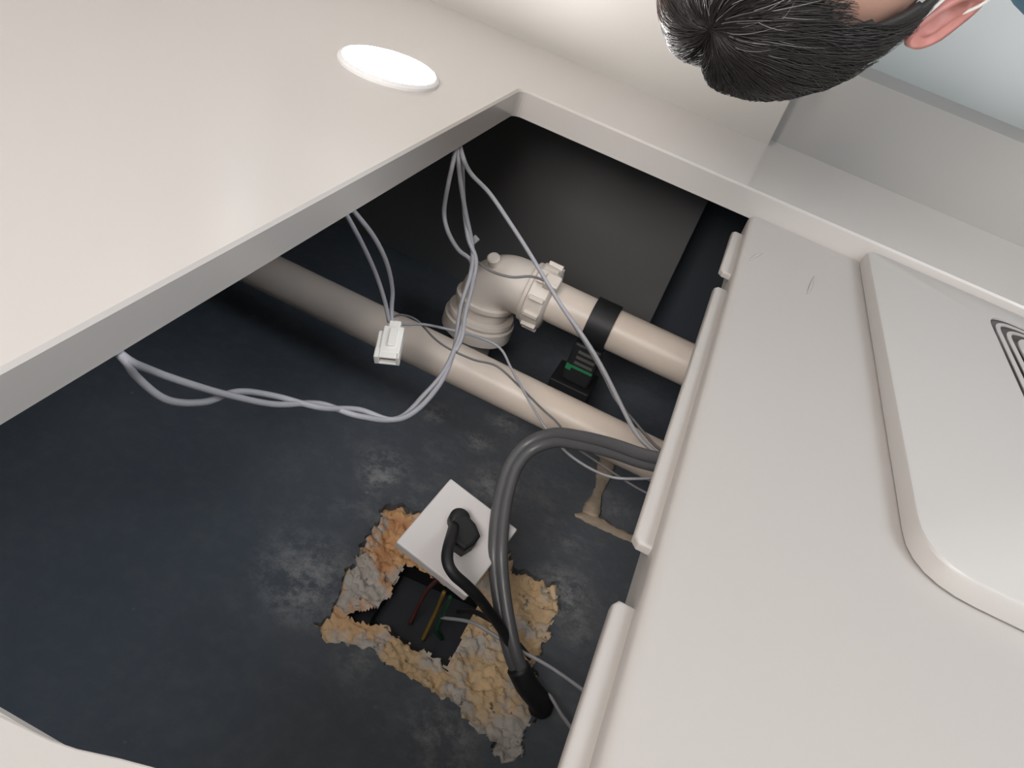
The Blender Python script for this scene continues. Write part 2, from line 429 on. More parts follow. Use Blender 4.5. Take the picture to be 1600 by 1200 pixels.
wall('floor', (-1.5, -1.4, -.08), (1.6, 2.55, 0), m_floor, 'beige bathroom floor')
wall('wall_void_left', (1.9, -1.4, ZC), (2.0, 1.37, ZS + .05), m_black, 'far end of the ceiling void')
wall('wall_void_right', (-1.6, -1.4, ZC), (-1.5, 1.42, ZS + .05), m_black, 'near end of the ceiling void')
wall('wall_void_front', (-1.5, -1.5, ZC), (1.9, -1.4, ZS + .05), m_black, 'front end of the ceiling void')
# front wall with an added, unseen window for fill light
bm = bmesh.new()
for lo, hi in (((-1.1, -1.42, 0), (-.14, -1.3, ZC)), ((.94, -1.42, 0), (1.45, -1.3, ZC)), ((-.14, -1.42, 0), (.94, -1.3, .55)), ((-.14, -1.42, 1.75), (.94, -1.3, ZC))):
    add_box(bm, lo, hi)
tag(from_bm('wall_front', bm, m_wall), 'white wall with the added window behind the camera', kind='structure')
wn = tag(empty('added_window_1', (.40, -1.36, .55)), 'white framed window added behind the camera for fill light', kind='structure')
bm = bmesh.new()
for lo, hi in (((-.14, -1.38, .55), (-.09, -1.33, 1.75)), ((.89, -1.38, .55), (.94, -1.33, 1.75)), ((-.09, -1.38, .55), (.89, -1.33, .60)), ((-.09, -1.38, 1.70), (.89, -1.33, 1.75)), ((.38, -1.38, .60), (.42, -1.33, 1.70))):
    add_box(bm, lo, hi, .004)
child(from_bm('added_window_frame', bm, m_frame), wn)
for a, b in ((-.09, .38), (.42, .89)):
    child(box('pane', (a, -1.362, .60), (b, -1.356, 1.70), m_glow), wn)

# ================================================================== DOWNLIGHTS
def downlight(c, label, energy):
    e = tag(empty('downlight', c), label, 'lamp', 'downlights in the false ceiling')
    z = 0
    lathe('rim', [(.0, .0580), (-.003, .0580), (-.005, .0565), (-.006, .0535), (-.0045, .0520), (0, .0520)], (0, 0, 0), (0, 0, 1), m_rim, e, 48, capped=False)
    lathe('diffuser', [(-.0055, .0005), (-.0055, .0510), (-.001, .0520)], (0, 0, 0), (0, 0, 1), m_lamp, e, 48)
    return e
LP = Vector((0.3924, 0.8924, 2.2500))
downlight((LP.x, LP.y, ZC), 'round glowing white downlight in the ceiling near the opening', 0)
downlight((.80, -.30, ZC), 'round downlight in the ceiling over the camera side of the room', 0)
downlight((-.45, -.55, ZC), 'round downlight in the ceiling behind the hanging unit', 0)

# ================================================================== VENTILATION UNIT
ZU = ZC + .0285                        # lower face of the housing
unit = tag(empty('ventilation_unit', (-.32, .57, ZU)), 'off-white plastic ceiling ventilation unit with raised panel, set into the opening', 'ventilation unit')
def ex(y): return -.0435 - .0205 * (1.028 - y)       # its slightly skewed long side
# housing: lower face with a rolled edge and side wall
def housing():
    bm = bmesh.new(); ys = [1.027 - i * (1.027 - .14) / 24 for i in range(25)]
    prof = [(-.545, 0), (-.010, 0), (-.006, .0004), (-.003, .0018), (-.0008, .0042), (0, .0075), (-.0005, .050)]
    rows = []
    for y in ys:
        rows.append([bm.verts.new((ex(y) + dx, y, ZU + dz)) for dx, dz in prof])
    for a, b in zip(rows, rows[1:]):
        for k in range(len(prof) - 1): bm.faces.new((a[k], a[k + 1], b[k + 1], b[k]))
    top = []
    for r in (rows[0], rows[-1]):
        v0 = bm.verts.new((r[0].co.x, r[0].co.y, ZU + .050)); top.append(v0); bm.faces.new(r + [v0])
    bm.faces.new([rows[0][-1], *[r[-1] for r in rows[1:]], top[1], top[0]])
    bm.faces.new([r[0] for r in rows] + [top[1], top[0]])
    o = from_bm('housing', bm, m_unit, None, True); edge_split(o, 40); return child(o, unit)
housing()
# mounting tabs along the visible side, one above the other in the groove
def tab(pts, z0, z1):
    bm = bmesh.new(); prism(bm, pts, z0, z1, .003, 3)
    o = from_bm('mounting_tab', bm, m_unit, None, True); edge_split(o, 40); child(o, unit)
zt = ZC + .0405
for ya, yb, w in ((0.9878, 0.8584, .0125), (0.8158, 0.4040, .0125), (0.3522, .150, .0125)):
    c = .005
    tab([(ex(ya) - .004, ya), (ex(ya) + w - .003, ya), (ex(ya) + w, ya - c), (ex(yb) + w, yb + c), (ex(yb) + w - .004, yb), (ex(yb) - .004, yb)][::-1], zt, ZC + .0475)
# raised panel
ZP = ZC + .0095
def px(y): return -.1815 - .064 * (1.0265 - y)
def round_poly(P, R, n=6):
    out = []
    for i in range(len(P)):
        p0, p, p1 = Vector(P[i - 1]), Vector(P[i]), Vector(P[(i + 1) % len(P)])
        r = R[i] if isinstance(R, (list, tuple)) else R
        a = (p0 - p).normalized(); b = (p1 - p).normalized()
        s, e = p + a * r, p + b * r
        for k in range(n + 1):
            t = k / n; out.append(tuple((s * (1 - t) ** 2 + p * 2 * t * (1 - t) + e * t * t)))
    return out
P_OUT = round_poly([(px(1.0288), 1.0288), (px(.478), .478), (-.60, .478), (-.60, 1.0288)], [.016, .045, .04, .016])
# grille opening in the panel: rings of louvre slats
def gx(y): return -.3205 - .072 * (1.0 - y)
def grille_poly(d, r): return round_poly([(gx(.990) - d, .990 - d * 1.05), (gx(.70) - d, .70 + d), (-.575 + d, .70 + d), (-.575 + d, .990 - d * 1.05)], r, 8)
G = grille_poly(0, .036)
def raised():
    bm = bmesh.new()
    def ring(P, z): return [bm.verts.new((x, y, z)) for x, y in P]
    def inset(P, d):
        out = []
        n = len(P); cx = sum(p[0] for p in P) / n; cy = sum(p[1] for p in P) / n
        for x, y in P:
            v = Vector((cx - x, cy - y)); out.append((x + d * (1 if v.x > 0 else -1) * min(1, abs(v.x) / .05), y + d * (1 if v.y > 0 else -1) * min(1, abs(v.y) / .05)))
        return out
    foot = ring(inset(P_OUT, .004), ZU + .0005); foot2 = ring(inset(P_OUT, .004), ZU - .0016); base = ring(P_OUT, ZU - .0016); m1 = ring(inset(P_OUT, .0006), ZP + .003); m2 = ring(inset(P_OUT, .0016), ZP + .0009); face = ring(inset(P_OUT, .0034), ZP)
    R = [foot, foot2, base, m1, m2, face]
    for a, b in zip(R, R[1:]):
        for i in range(len(a)): j = (i + 1) % len(a); bm.faces.new((a[i], a[j], b[j], b[i]))
    g0 = ring(G, ZP); g1 = ring(G, ZP + .0024)
    es = [bm.edges.get((face[i], face[(i + 1) % len(face)])) for i in range(len(face))] + [bm.edges.new((g0[i], g0[(i + 1) % len(g0)])) for i in range(len(g0))]
    bmesh.ops.triangle_fill(bm, edges=es, use_beauty=True)
    for i in range(len(g0)): j = (i + 1) % len(g0); bm.faces.new((g0[i], g0[j], g1[j], g1[i]))
    o = from_bm('raised_panel', bm, m_unit2, None, True); edge_split(o, 30); return child(o, unit)
panel_o = raised()
def slat(d0, d1, last):
    bm = bmesh.new()
    A, B = grille_poly(d0, .034), grille_poly(d1, .031)
    z0, z1 = ZP + .0003, ZP + .0024
    if last:
        prism(bm, A, z0, z1, .001, 2)
    else:
        r = [[bm.verts.new((x, y, z)) for x, y in P] for P, z in ((A, z1), (A, z0 + .001), (B, z0), (B, z1))]
        for a, b in zip(r, r[1:] + r[:1]):
            for i in range(len(a)): j = (i + 1) % len(a); bm.faces.new((a[i], a[j], b[j], b[i]))
    o = from_bm('louvre_slat', bm, m_unit2, None, False); child(o, unit)
    if last: o['label'] = 'flat centre plate of the vent grille'
slat(.0062, .0106, False); slat(.0168, .0212, False); slat(.0274, 0, True)
# backing behind the slats, shade of the deep gaps put into its colour
bm = bmesh.new(); GP = grille_poly(-.0012, .036)
r0 = [bm.verts.new((x, y, ZP + .0024)) for x, y in GP]; r1 = [bm.verts.new((x, y, ZP + .0175)) for x, y in GP]
for i in range(len(r0)): j = (i + 1) % len(r0); bm.faces.new((r0[i], r0[j], r1[j], r1[i]))
bm.faces.new(r1)
child(from_bm('grille_backing', bm, m_dark), unit)
# two small moulded clip marks in the housing face
for P in (((-0.0588, 0.8828, 2.2784), (-0.0637, 0.9049, 2.2784), (-0.0708, 0.9238, 2.2784)), ((-0.1254, 0.8629, 2.2784), (-0.1283, 0.8895, 2.2784), (-0.1304, 0.9203, 2.2784))):
    o = tube('clip_mark', P, lambda t: .0004 + .0016 * math.sin(math.pi * t), m_unit, None, 6, 8); child(o, unit)

# loose white lip at the near corner of the opening
bm = bmesh.new()
prism(bm, [(.150, .1235), (.122, .1255), (.113, .1272), (.100, .1312), (.083, .1356), (.062, .1375), (.030, .1360), (-.01, .126), (-.01, .10), (.150, .10)], ZC - .0012, ZC + .0015, .001)
tag(from_bm('edge_lip', bm, m_unit), 'white lip of board jutting from the near edge of the opening', 'trim')
bpy.data.objects['edge_lip'].location.z = 0

# ================================================================== PIPES
p1 = tag(empty('waste_pipe', (.2, .862, ZS - .108)), 'long straight beige waste pipe crossing the void below the slab', 'pipe')
child(lathe('pipe', [(0, .0262), (1.3, .0262)], (.95, .862, ZS - .108), (-1, 0, 0), m_pvc, None, 32), p1)
PY, PZ = 1.028, 2.50
EX = 0.2275
elbow = tag(empty('elbow_pipe', (EX, PY, PZ)), 'beige pipe with a bulky screw-collared elbow turning up into the slab', 'pipe')
def ch(o): return child(o, elbow)
ch(lathe('pipe', [(0, .0295), (.9, .0295)], (EX - .05, PY, PZ), (-1, 0, 0), m_pvc, None, 32))
bm = bmesh.new()
arc = [Vector((EX - .062, PY, PZ)), Vector((EX - .045, PY, PZ))]
for k in range(0, 13):
    a = math.radians(90 * k / 12); arc.append(Vector((EX - .030 + .036 * math.sin(a), PY, PZ + .036 - .036 * math.cos(a))))
arc += [Vector((EX + .006, PY, PZ + .055)), Vector((EX + .006, PY, PZ + .075))]
add_tube(bm, arc, .0385, 28)
ch(from_bm('elbow_body', bm, m_pvc2, None, True))
def collar(org, axis, prof, name='collar'): return ch(lathe(name, prof, org, axis, m_pvc2, None, 36))
collar((EX + .006, PY, PZ + .036), (0, 0, 1), [(0, .0385), (.001, .0435), (.007, .0435), (.008, .040)])
collar((EX + .006, PY, PZ + .060), (0, 0, 1), [(0, .040), (.001, .0475), (.006, .0490), (.010, .0475), (.011, .043)])
collar((EX + .006, PY, PZ + .070), (0, 0, 1), [(0, .045), (.002, .0515), (.022, .0515), (.026, .047), (.030, .035)], 'screw_nut')
ch(lathe('riser', [(0, .0295), (.12, .0295)], (EX + .006, PY, PZ + .06), (0, 0, 1), m_pvc, None, 28))
nut = collar((EX - .048, PY, PZ), (-1, 0, 0), [(0, .0385), (.001, .0425), (.006, .0430), (.008, .0455), (.032, .0440), (.034, .0415), (.036, .030)], 'screw_nut')
for k in range(12):
    a = 2 * math.pi * k / 12 + .35
    mt = Matrix.Translation((EX - .070, PY, PZ)) @ Matrix.Rotation(a, 4, 'X')
    o = box('nut_rib', (-.010, -.0030, .042), (.011, .0030, .0500), m_pvc2, None, .001, 2, mt)
    o.parent = nut
    o.matrix_parent_inverse = Matrix.Translation((EX, PY, PZ)).inverted() if False else Matrix.Identity(4)
a_boss = Vector((.15, -.55, -.8)).normalized()
ch(lathe('boss', [(0, .009), (.012, .009), (.014, .007)], Vector((EX + .002, PY, PZ)) + a_boss * .031, a_boss, m_pvc2, None, 20))
mt = Matrix.Translation((EX - .078, PY, PZ)) @ Matrix.Rotation(math.radians(-215), 4, 'X')
lug = box('lug', (-.012, -.010, .040), (.010, .010, .056), m_pvc2, None, .003, 2, mt); ch(lug)
# clamp that carries it
CX = 0.0685
clamp = tag(empty('pipe_clamp', (CX, PY, PZ)), 'black rubber clamp band holding the elbowed pipe up to the slab', 'pipe clamp')
bm = bmesh.new(); add_lathe(bm, [(-.017, .0298), (-.017, .0335), (.017, .0335), (.017, .0298)], (CX, PY, PZ), (1, 0, 0), 36, False)
o = from_bm('band', bm, m_rub, None, True); edge_split(o); child(o, clamp)
child(box('hanger_block', (CX - .020, PY - .021, PZ + .030), (CX + .022, PY + .021, PZ + .095), m_rub, None, .004), clamp)
child(box('base_plate', (CX - .026, PY - .030, PZ + .095), (CX + .034, PY + .030, ZS), m_rub, None, .002), clamp)
for k in range(3):
    child(box('grey_marking', (CX - .015, PY - .0218, PZ + .040 + k * .009), (CX + .012, PY - .0208, PZ + .0445 + k * .009), m_greyprint), clamp)
child(box('green_marking', (CX - .018, PY - .0218, PZ + .066), (CX + .018, PY - .0208, PZ + .070), m_green), clamp)
child(box('green_marking', (CX + .013, PY - .0222, PZ + .066), (CX + .021, PY - .0208, PZ + .075), m_green), clamp)

# ================================================================== WIRES
def wire_thing(name, label, strands, cat='wire'):
    e = tag(empty(name, strands[0][0][0]), label, cat)
    for P, r, mat in strands: child(tube('strand', P, r, mat, None, 7, 8), e)
    return e
R1 = .0027
A0 = (.46, .36, ZT + .004)
SA = [(0.3220, 0.3556, 2.2950), (0.2771, 0.3406, 2.2880), (0.2753, 0.3547, 2.3120), (0.2681, 0.3765, 2.3400), (0.2656, 0.4156, 2.3650), (0.2646, 0.4566, 2.3800), (0.2521, 0.4928, 2.4000), (0.2245, 0.5216, 2.4150), (0.2047, 0.5590, 2.4300), (0.1786, 0.5787, 2.4400), (0.1683, 0.6147, 2.4450), (0.1697, 0.6759, 2.4470), (0.1820, 0.7351, 2.4450), (0.2063, 0.8016, 2.4350), (0.2199, 0.8498, 2.4150), (0.2359, 0.8807, 2.4000), (0.2550, 0.8756, 2.3600), (0.2669, 0.8603, 2.3200), (0.2782, 0.8567, 2.2900), (0.3209, 0.9393, 2.2920)]
SB = [(0.3193, 0.3633, 2.2950), (0.2761, 0.3415, 2.2880), (0.2749, 0.3691, 2.3150), (0.2668, 0.3997, 2.3400), (0.2586, 0.4365, 2.3680), (0.2447, 0.4808, 2.3970), (0.2286, 0.5293, 2.4180), (0.1996, 0.5490, 2.4280), (0.1763, 0.5891, 2.4440), (0.1745, 0.6478, 2.4500), (0.1745, 0.6928, 2.4470), (0.1843, 0.7476, 2.4400), (0.2030, 0.8132, 2.4300), (0.2220, 0.8672, 2.4100), (0.2440, 0.8787, 2.3900), (0.2639, 0.8834, 2.3500), (0.2724, 0.8717, 2.3100), (0.2778, 0.8632, 2.2900), (0.3198, 0.9485, 2.2920)]
SD = [(0.3162, 0.9481, 2.2920), (0.2781, 0.8511, 2.2900), (0.2720, 0.8393, 2.3200), (0.2721, 0.8522, 2.3600), (0.2601, 0.8494, 2.3800), (0.2448, 0.8583, 2.4000), (0.2292, 0.8703, 2.4130), (0.2117, 0.8400, 2.4200), (0.1958, 0.7884, 2.4320), (0.1828, 0.7535, 2.4380), (0.1784, 0.7284, 2.4420)]
e = wire_thing('twisted_wire', 'pale grey twisted wire pair looping across the opening in front of the pipes', [(SA, R1, m_wire), (SB, R1, m_wire), (SD, R1 * .95, m_wire)])
o = box('split_tag', (-.004, -.0012, -.007), (.004, .0012, .007), m_wire, None, .0008, 2, Matrix.Translation((0.2384, 0.8879, 2.3960)) @ Matrix.Rotation(.5, 4, 'Y')); child(o, e)
SE = [(0.3163, 0.9406, 2.2920), (0.2735, 0.8587, 2.2900), (0.2590, 0.8649, 2.3100), (0.2354, 0.8817, 2.3300), (0.2012, 0.8846, 2.3550), (0.1654, 0.8825, 2.3800), (0.1356, 0.8768, 2.4000), (0.1054, 0.8645, 2.4150), (0.0768, 0.8504, 2.4250), (0.0536, 0.8370, 2.4330), (0.0290, 0.8161, 2.4400), (0.0037, 0.7902, 2.4470), (-0.0181, 0.7663, 2.4520), (-0.0340, 0.7522, 2.4550), (-0.0516, 0.7454, 2.4580), (-0.0853, 0.7348, 2.4600)]
SF = [(0.1056, 0.8663, 2.4160), (0.0790, 0.8521, 2.4270), (0.0564, 0.8397, 2.4360), (0.0305, 0.8184, 2.4440), (0.0050, 0.7956, 2.4530), (-0.0186, 0.7902, 2.4620), (-0.0384, 0.7827, 2.4680), (-0.0570, 0.7717, 2.4700), (-0.0898, 0.7578, 2.4700)]
SG = [(0.2275, 0.8792, 2.4140), (0.2013, 0.8688, 2.4130), (0.1757, 0.8680, 2.4080), (0.1570, 0.8822, 2.4040), (0.1366, 0.8844, 2.4020)]
wire_thing('branch_wire', 'grey wire running from the opening corner diagonally over the elbowed pipe', [(SE, .0026, m_wire), (SF, .0017, m_wire_thin), (SG, .0017, m_wire_thin)])
CW = [[(0.3263, 0.6636, 2.2920), (0.2863, 0.6290, 2.2950), (0.2769, 0.6600, 2.3350), (0.2721, 0.6965, 2.3800), (0.2636, 0.7146, 2.4150), (0.2548, 0.7198, 2.4400)],
      [(0.3253, 0.6652, 2.2920), (0.2859, 0.6409, 2.2950), (0.2720, 0.6671, 2.3250), (0.2639, 0.6939, 2.3600), (0.2609, 0.7197, 2.4000), (0.2580, 0.7247, 2.4250), (0.2528, 0.7219, 2.4400)]]
TH = [(0.2528, 0.7219, 2.4400), (0.2454, 0.7429, 2.4500), (0.2365, 0.7822, 2.4650), (0.2158, 0.8188, 2.4800), (0.1837, 0.8471, 2.4900), (0.1566, 0.8528, 2.4950), (0.1306, 0.8296, 2.5000), (0.0892, 0.7898, 2.5050), (0.0575, 0.7640, 2.5100), (0.0293, 0.7511, 2.5150), (-0.0027, 0.7368, 2.5100), (-0.0287, 0.7274, 2.5000), (-0.0546, 0.7330, 2.4900), (-0.0843, 0.7477, 2.4800)]
TI = [(0.2566, 0.7223, 2.4380), (0.2561, 0.7578, 2.4500), (0.2454, 0.7836, 2.4650), (0.2244, 0.7964, 2.4850), (0.2062, 0.8091, 2.4980), (0.1762, 0.8182, 2.5030), (0.1497, 0.8302, 2.5050), (0.1149, 0.8166, 2.5070), (0.0773, 0.7961, 2.5080), (0.0519, 0.7860, 2.5100), (0.0289, 0.7676, 2.5130), (-0.0041, 0.7534, 2.5100), (-0.0597, 0.7290, 2.5000), (-0.0942, 0.7203, 2.4900)]
cn = wire_thing('connector_lead', 'grey wire lead hanging in the opening with a white plug connector at its end', [(CW[0], .0023, m_wire), (CW[1], .0023, m_wire), (TH, .0016, m_wire), (TI, .0013, m_wire_thin)])
# white connector
cm = Matrix(((-1.04373, -0.10221, 0.39317, 0.23780), (0.32428, 0.44331, 0.97608, 0.69672), (-0.24470, 1.02344, -0.38352, 2.44500), (0, 0, 0, 1)))
cr = bmesh.new()
add_box(cr, (-.0095, -.006, -.017), (.0095, .006, .014), .0012, 2, cm)
add_box(cr, (-.0055, -.005, .013), (.0055, .005, .0215), .001, 2, cm)
add_box(cr, (-.0135, -.004, -.012), (-.0090, .005, .009), .001, 2, cm)
add_box(cr, (-.0135, -.0055, -.0225), (-.0085, .006, -.0115), .001, 2, cm)
add_box(cr, (-.0090, -.006, -.0225), (.0095, -.0035, -.0165), .0008, 2, cm)
add_box(cr, (.0065, -.006, -.0225), (.0098, .006, -.0165), .0008, 2, cm)
add_box(cr, (-.0090, .0035, -.0225), (.0095, .006, -.0165), .0008, 2, cm)
hous = from_bm('connector', cr, m_conn); child(hous, cn); hous['label'] = 'white nylon plug connector'
child(box('latch', (-.003, -.0085, -.010), (.004, -.0055, .010), m_conn, None, .0008, 2, cm), cn)
so = box('socket', (-.0075, -.003, -.0185), (.0060, .003, -.0168), m_insert_r, None, 0, 2, cm); child(so, cn)

# thick black twin cable
TC = [(-0.0815, 0.6346, 2.3800), (-0.0615, 0.6424, 2.3950), (-0.0414, 0.6546, 2.4100), (-0.0121, 0.6760, 2.4300), (0.0164, 0.6933, 2.4500), (0.0443, 0.7043, 2.4700), (0.0634, 0.6984, 2.4900), (0.0697, 0.6787, 2.5050), (0.0656, 0.6537, 2.5200), (0.0563, 0.6275, 2.5350), (0.0434, 0.6015, 2.5500), (0.0278, 0.5838, 2.5700), (0.0070, 0.5631, 2.5900), (-0.0149, 0.5466, 2.6100), (-0.0371, 0.5405, 2.6300), (-0.0598, 0.5434, 2.6500)]
cab = tag(empty('power_cable', TC[-1]), 'thick black twin power cable arching down beside the hanging plate', 'cable')
pts = catmull(TC, 8); T, N = frames(pts)
for s in (-1, 1):
    bm = bmesh.new(); P = []
    for i, p in enumerate(pts):
        B = T[i].cross(N[i]); a = .6 + 1.6 * i / len(pts)
        P.append(p + (N[i] * math.cos(a) + B * math.sin(a)) * s * .0043)
    add_tube(bm, P, .0062, 12)
    child(from_bm('core', bm, m_cable, None, True), cab)
child(tube('sleeve', [pts[-14], pts[-8], pts[-1], pts[-1] + Vector((0, 0, .01))], lambda t: .0115, m_rub, None, 5, 14), cab)
wire_thing('thin_wire', 'thin grey wire coming out of the wall box towards the unit', [([(0.0681, 0.5799, 2.6500), (0.0383, 0.5712, 2.6250), (0.0142, 0.5665, 2.6200), (-0.0095, 0.5626, 2.6180), (-0.0375, 0.5601, 2.6150), (-0.0571, 0.5543, 2.6100), (-0.0760, 0.5469, 2.6050), (-0.1056, 0.5283, 2.5900)], .0019, m_wire)])
wire_thing('short_wire', 'short grey wire below the thick black cable end', [([(-0.0516, 0.5506, 2.6500), (-0.0612, 0.5492, 2.6400), (-0.0694, 0.5401, 2.6350), (-0.0809, 0.5263, 2.6300), (-0.1031, 0.4964, 2.6100)], .0019, m_wire)])
wire_thing('box_lead', 'dark wire dropping behind the hanging plate', [([(0.0564, 0.5976, 2.6500), (0.0422, 0.5891, 2.6300), (0.0260, 0.5815, 2.6200), (0.0030, 0.5741, 2.6150), (-0.0318, 0.5613, 2.6200)], .0028, m_rub)])

# ================================================================== JUNCTION BOX AND HANGING PLATE
jb = tag(empty('junction_box', sum(BOXP, Vector()) / 4), 'open black junction box sunk in the chiselled plaster', 'junction box')
bm = bmesh.new()
c0 = sum(BOXP, Vector()) / 4
lo = [c0 + (p - c0) * 1.08 for p in BOXP]
R = []
for zz, s in ((.012, 1.0), (.062, .96)):
    R.append([bm.verts.new((c0.x + (p.x - c0.x) * s, c0.y + (p.y - c0.y) * s, ZS + zz)) for p in lo])
for i in range(4): j = (i + 1) % 4; bm.faces.new((R[0][i], R[0][j], R[1][j], R[1][i]))
bm.faces.new(R[1])
me = bpy.data.meshes.new('box_shell'); bm.to_mesh(me); bm.free()
child(obj('box_shell', me, m_box), jb)
for nm, P, mat in (('yellow_wire', [(0.0771, 0.5711, 2.6850), (0.0766, 0.5779, 2.6650), (0.0756, 0.5803, 2.6400), (0.0740, 0.5681, 2.6000)], m_insert), ('green_wire', [(0.0602, 0.5841, 2.6850), (0.0679, 0.5785, 2.6700), (0.0682, 0.5802, 2.6450), (0.0662, 0.5668, 2.6000)], m_insert_g), ('red_wire', [(0.0976, 0.5815, 2.6850), (0.0970, 0.5886, 2.6650), (0.0932, 0.5863, 2.6300), (0.0833, 0.5760, 2.5900)], m_insert_r)):
    child(tube(nm, P, .0022, mat, None, 6, 8), jb)
PM = Matrix.Translation((0.0850, 0.5960, 2.5490)) @ Matrix(((.983, -.139, .120, 0), (.099, .950, .297, 0), (-.155, -.280, .947, 0), (0, 0, 0, 1)))
plate = tag(empty('cover_plate', PM.translation), 'square white socket plate hanging askew below the chiselled box', 'socket plate')
child(box('faceplate', (-.043, -.046, 0), (.043, .046, .012), m_plate, None, .0018, 3, PM), plate)
child(box('back_body', (-.026, -.026, .0115), (.026, .026, .028), m_box, None, .002, 2, PM), plate)
plug = tag(empty('plug', PM @ Vector((0, 0, 0))), 'black angled plug pushed into the white hanging plate', 'plug')
bm = bmesh.new()
pg = [(-.019, -.005), (-.015, -.017), (.001, -.018), (.009, -.010), (.014, .006), (.007, .017), (-.007, .014), (-.018, .007)]
prism(bm, pg, -.016, 0, .004, 3, PM)
child(from_bm('plug_body', bm, m_rub), plug)
bm = bmesh.new(); add_lathe(bm, [(0, .0105), (.012, .0105), (.015, .008)], (.009, .010, 0), (0, 0, -1), 20)
for v in bm.verts: v.co = PM @ v.co
child(from_bm('plug_knob', bm, m_rub, None, True), plug)
child(tube('plug_lead', [PM @ Vector((.008, -.002, -.012)), (0.0816, 0.5404, 2.5150), (0.0748, 0.5252, 2.5150), (0.0650, 0.5212, 2.5200), (0.0523, 0.5240, 2.5280), (0.0390, 0.5291, 2.5400), (0.0278, 0.5396, 2.5600), (0.0056, 0.5507, 2.5900), (-0.0159, 0.5514, 2.6120)], lambda t: .0056 - .0006 * t, m_rub, None, 7, 12), plug)

# ================================================================== PERSON
HM = Matrix(((-0.81993, -0.21812, 0.52928, -0.00529), (-0.23461, -0.71533, -0.65823, 0.71398), (0.52218, -0.66388, 0.53535, 1.96109), (0, 0, 0, 1)))                        # head frame: x right, y face, z crown
def body_mesh(name, prims, voxel, smooth=6):
    bm = bmesh.new()
    for kind, *a in prims:
        if kind == 'e':
            c, r, mm = a
            g = bmesh.ops.create_icosphere(bm, subdivisions=4, radius=1.0)
            for v in g['verts']: v.co = mm @ Vector((c[0] + v.co.x * r[0], c[1] + v.co.y * r[1], c[2] + v.co.z * r[2]))
        else:
            P, rr = a
            pts = catmull(P, 6); n = len(pts)
            def rad(t, rr=rr):
                k = t * (len(rr) - 1); i = min(int(k), len(rr) - 2); return rr[i] + (rr[i + 1] - rr[i]) * (k - i)
            add_tube(bm, pts, rad, 20)
            for p, r in ((pts[0], rr[0]), (pts[-1], rr[-1])):
                g = bmesh.ops.create_icosphere(bm, subdivisions=3, radius=r * .99)
                for v in g['verts']: v.co += p
    me = bpy.data.meshes.new(name); bm.to_mesh(me); bm.free()
    t = bpy.data.objects.new(name + '_tmp', me); COL.objects.link(t)
    md = t.modifiers.new('r', 'REMESH'); md.mode = 'VOXEL'; md.voxel_size = voxel
    sm = t.modifiers.new('s', 'SMOOTH'); sm.factor = .5; sm.iterations = smooth
    dg = bpy.context.evaluated_depsgraph_get(); me2 = bpy.data.meshes.new_from_object(t.evaluated_get(dg))
    bpy.data.objects.remove(t, do_unlink=True); bpy.data.meshes.remove(me)
    me2.name = name
    for p in me2.polygons: p.use_smooth = True
    me2.materials.clear()
    return me2
I4 = Matrix.Identity(4)
def hp(x, y, z): return HM @ Vector((x, y, z))
neck0, neck1 = hp(0, -.025, -.05), hp(0, -.05, -.165)
NB = neck1
sh_r = NB + Vector((-.128, .127, .018)); sh_l = NB + Vector((.150, .10, -.055))
chest = NB + Vector((-.03, .075, -.19)); waist = NB + Vector((-.08, .13, -.40)); pelvis = NB + Vector((-.10, .14, -.56))
feet_z = .42
hip_r = pelvis + Vector((-.09, -.02, -.03)); hip_l = pelvis + Vector((.09, .02, -.03))
knee_r = Vector((hip_r.x - .02, hip_r.y - .06, .93)); knee_l = Vector((hip_l.x + .02, hip_l.y - .06, .93))
ank_r = Vector((knee_r.x, knee_r.y + .05, feet_z + .075)); ank_l = Vector((knee_l.x, knee_l.y + .05, feet_z + .075))
el_r = sh_r + Vector((-.06, .02, -.29)); el_l = sh_l + Vector((.06, .02, -.29))
wr_r = el_r + Vector((.03, -.16, -.17)); wr_l = el_l + Vector((-.02, -.16, -.17))
prims = [('e', (0, -.012, .030), (.075, .096, .090), HM), ('e', (0, .030, -.030), (.063, .066, .085), HM), ('e', (0, .048, -.088), (.042, .040, .032), HM),
         ('e', (0, .102, -.030), (.013, .018, .022), HM), ('e', (0, .092, -.066), (.022, .010, .009), HM), ('e', (.031, .082, .018), (.022, .012, .007), HM), ('e', (-.031, .082, .018), (.022, .012, .007), HM),
         ('t', [neck0, neck0.lerp(neck1, .5), neck1], [.052, .052, .062]),
         ('t', [NB, chest, waist, pelvis], [.07, .135, .120, .130]),
         ('t', [NB + Vector((0, 0, -.03)), sh_r], [.07, .055]), ('t', [NB + Vector((0, 0, -.03)), sh_l], [.07, .055])]
for s, e_, w_ in ((sh_r, el_r, wr_r), (sh_l, el_l, wr_l)):
    d = (w_ - e_).normalized(); palm = w_ + d * .055; lat = d.cross(Vector((0, 0, 1))).normalized(); up = lat.cross(d)
    prims += [('t', [s, s.lerp(e_, .5), e_], [.052, .045, .038]), ('t', [e_, e_.lerp(w_, .5), w_], [.039, .035, .026]), ('t', [w_, palm, palm + d * .03], [.024, .032, .028])]
    for k, ln in enumerate((.066, .075, .070, .055)):
        b0 = palm + d * .03 + lat * (-.027 + .018 * k); prims.append(('t', [b0, b0 + d * ln * .5 - up * .008, b0 + d * ln * .85 - up * .028], [.0095, .009, .008]))
    b0 = w_ + d * .03 + lat * -.028; prims.append(('t', [b0, b0 + d * .03 - lat * .018, b0 + d * .058 - lat * .02 - up * .012], [.012, .0105, .009]))
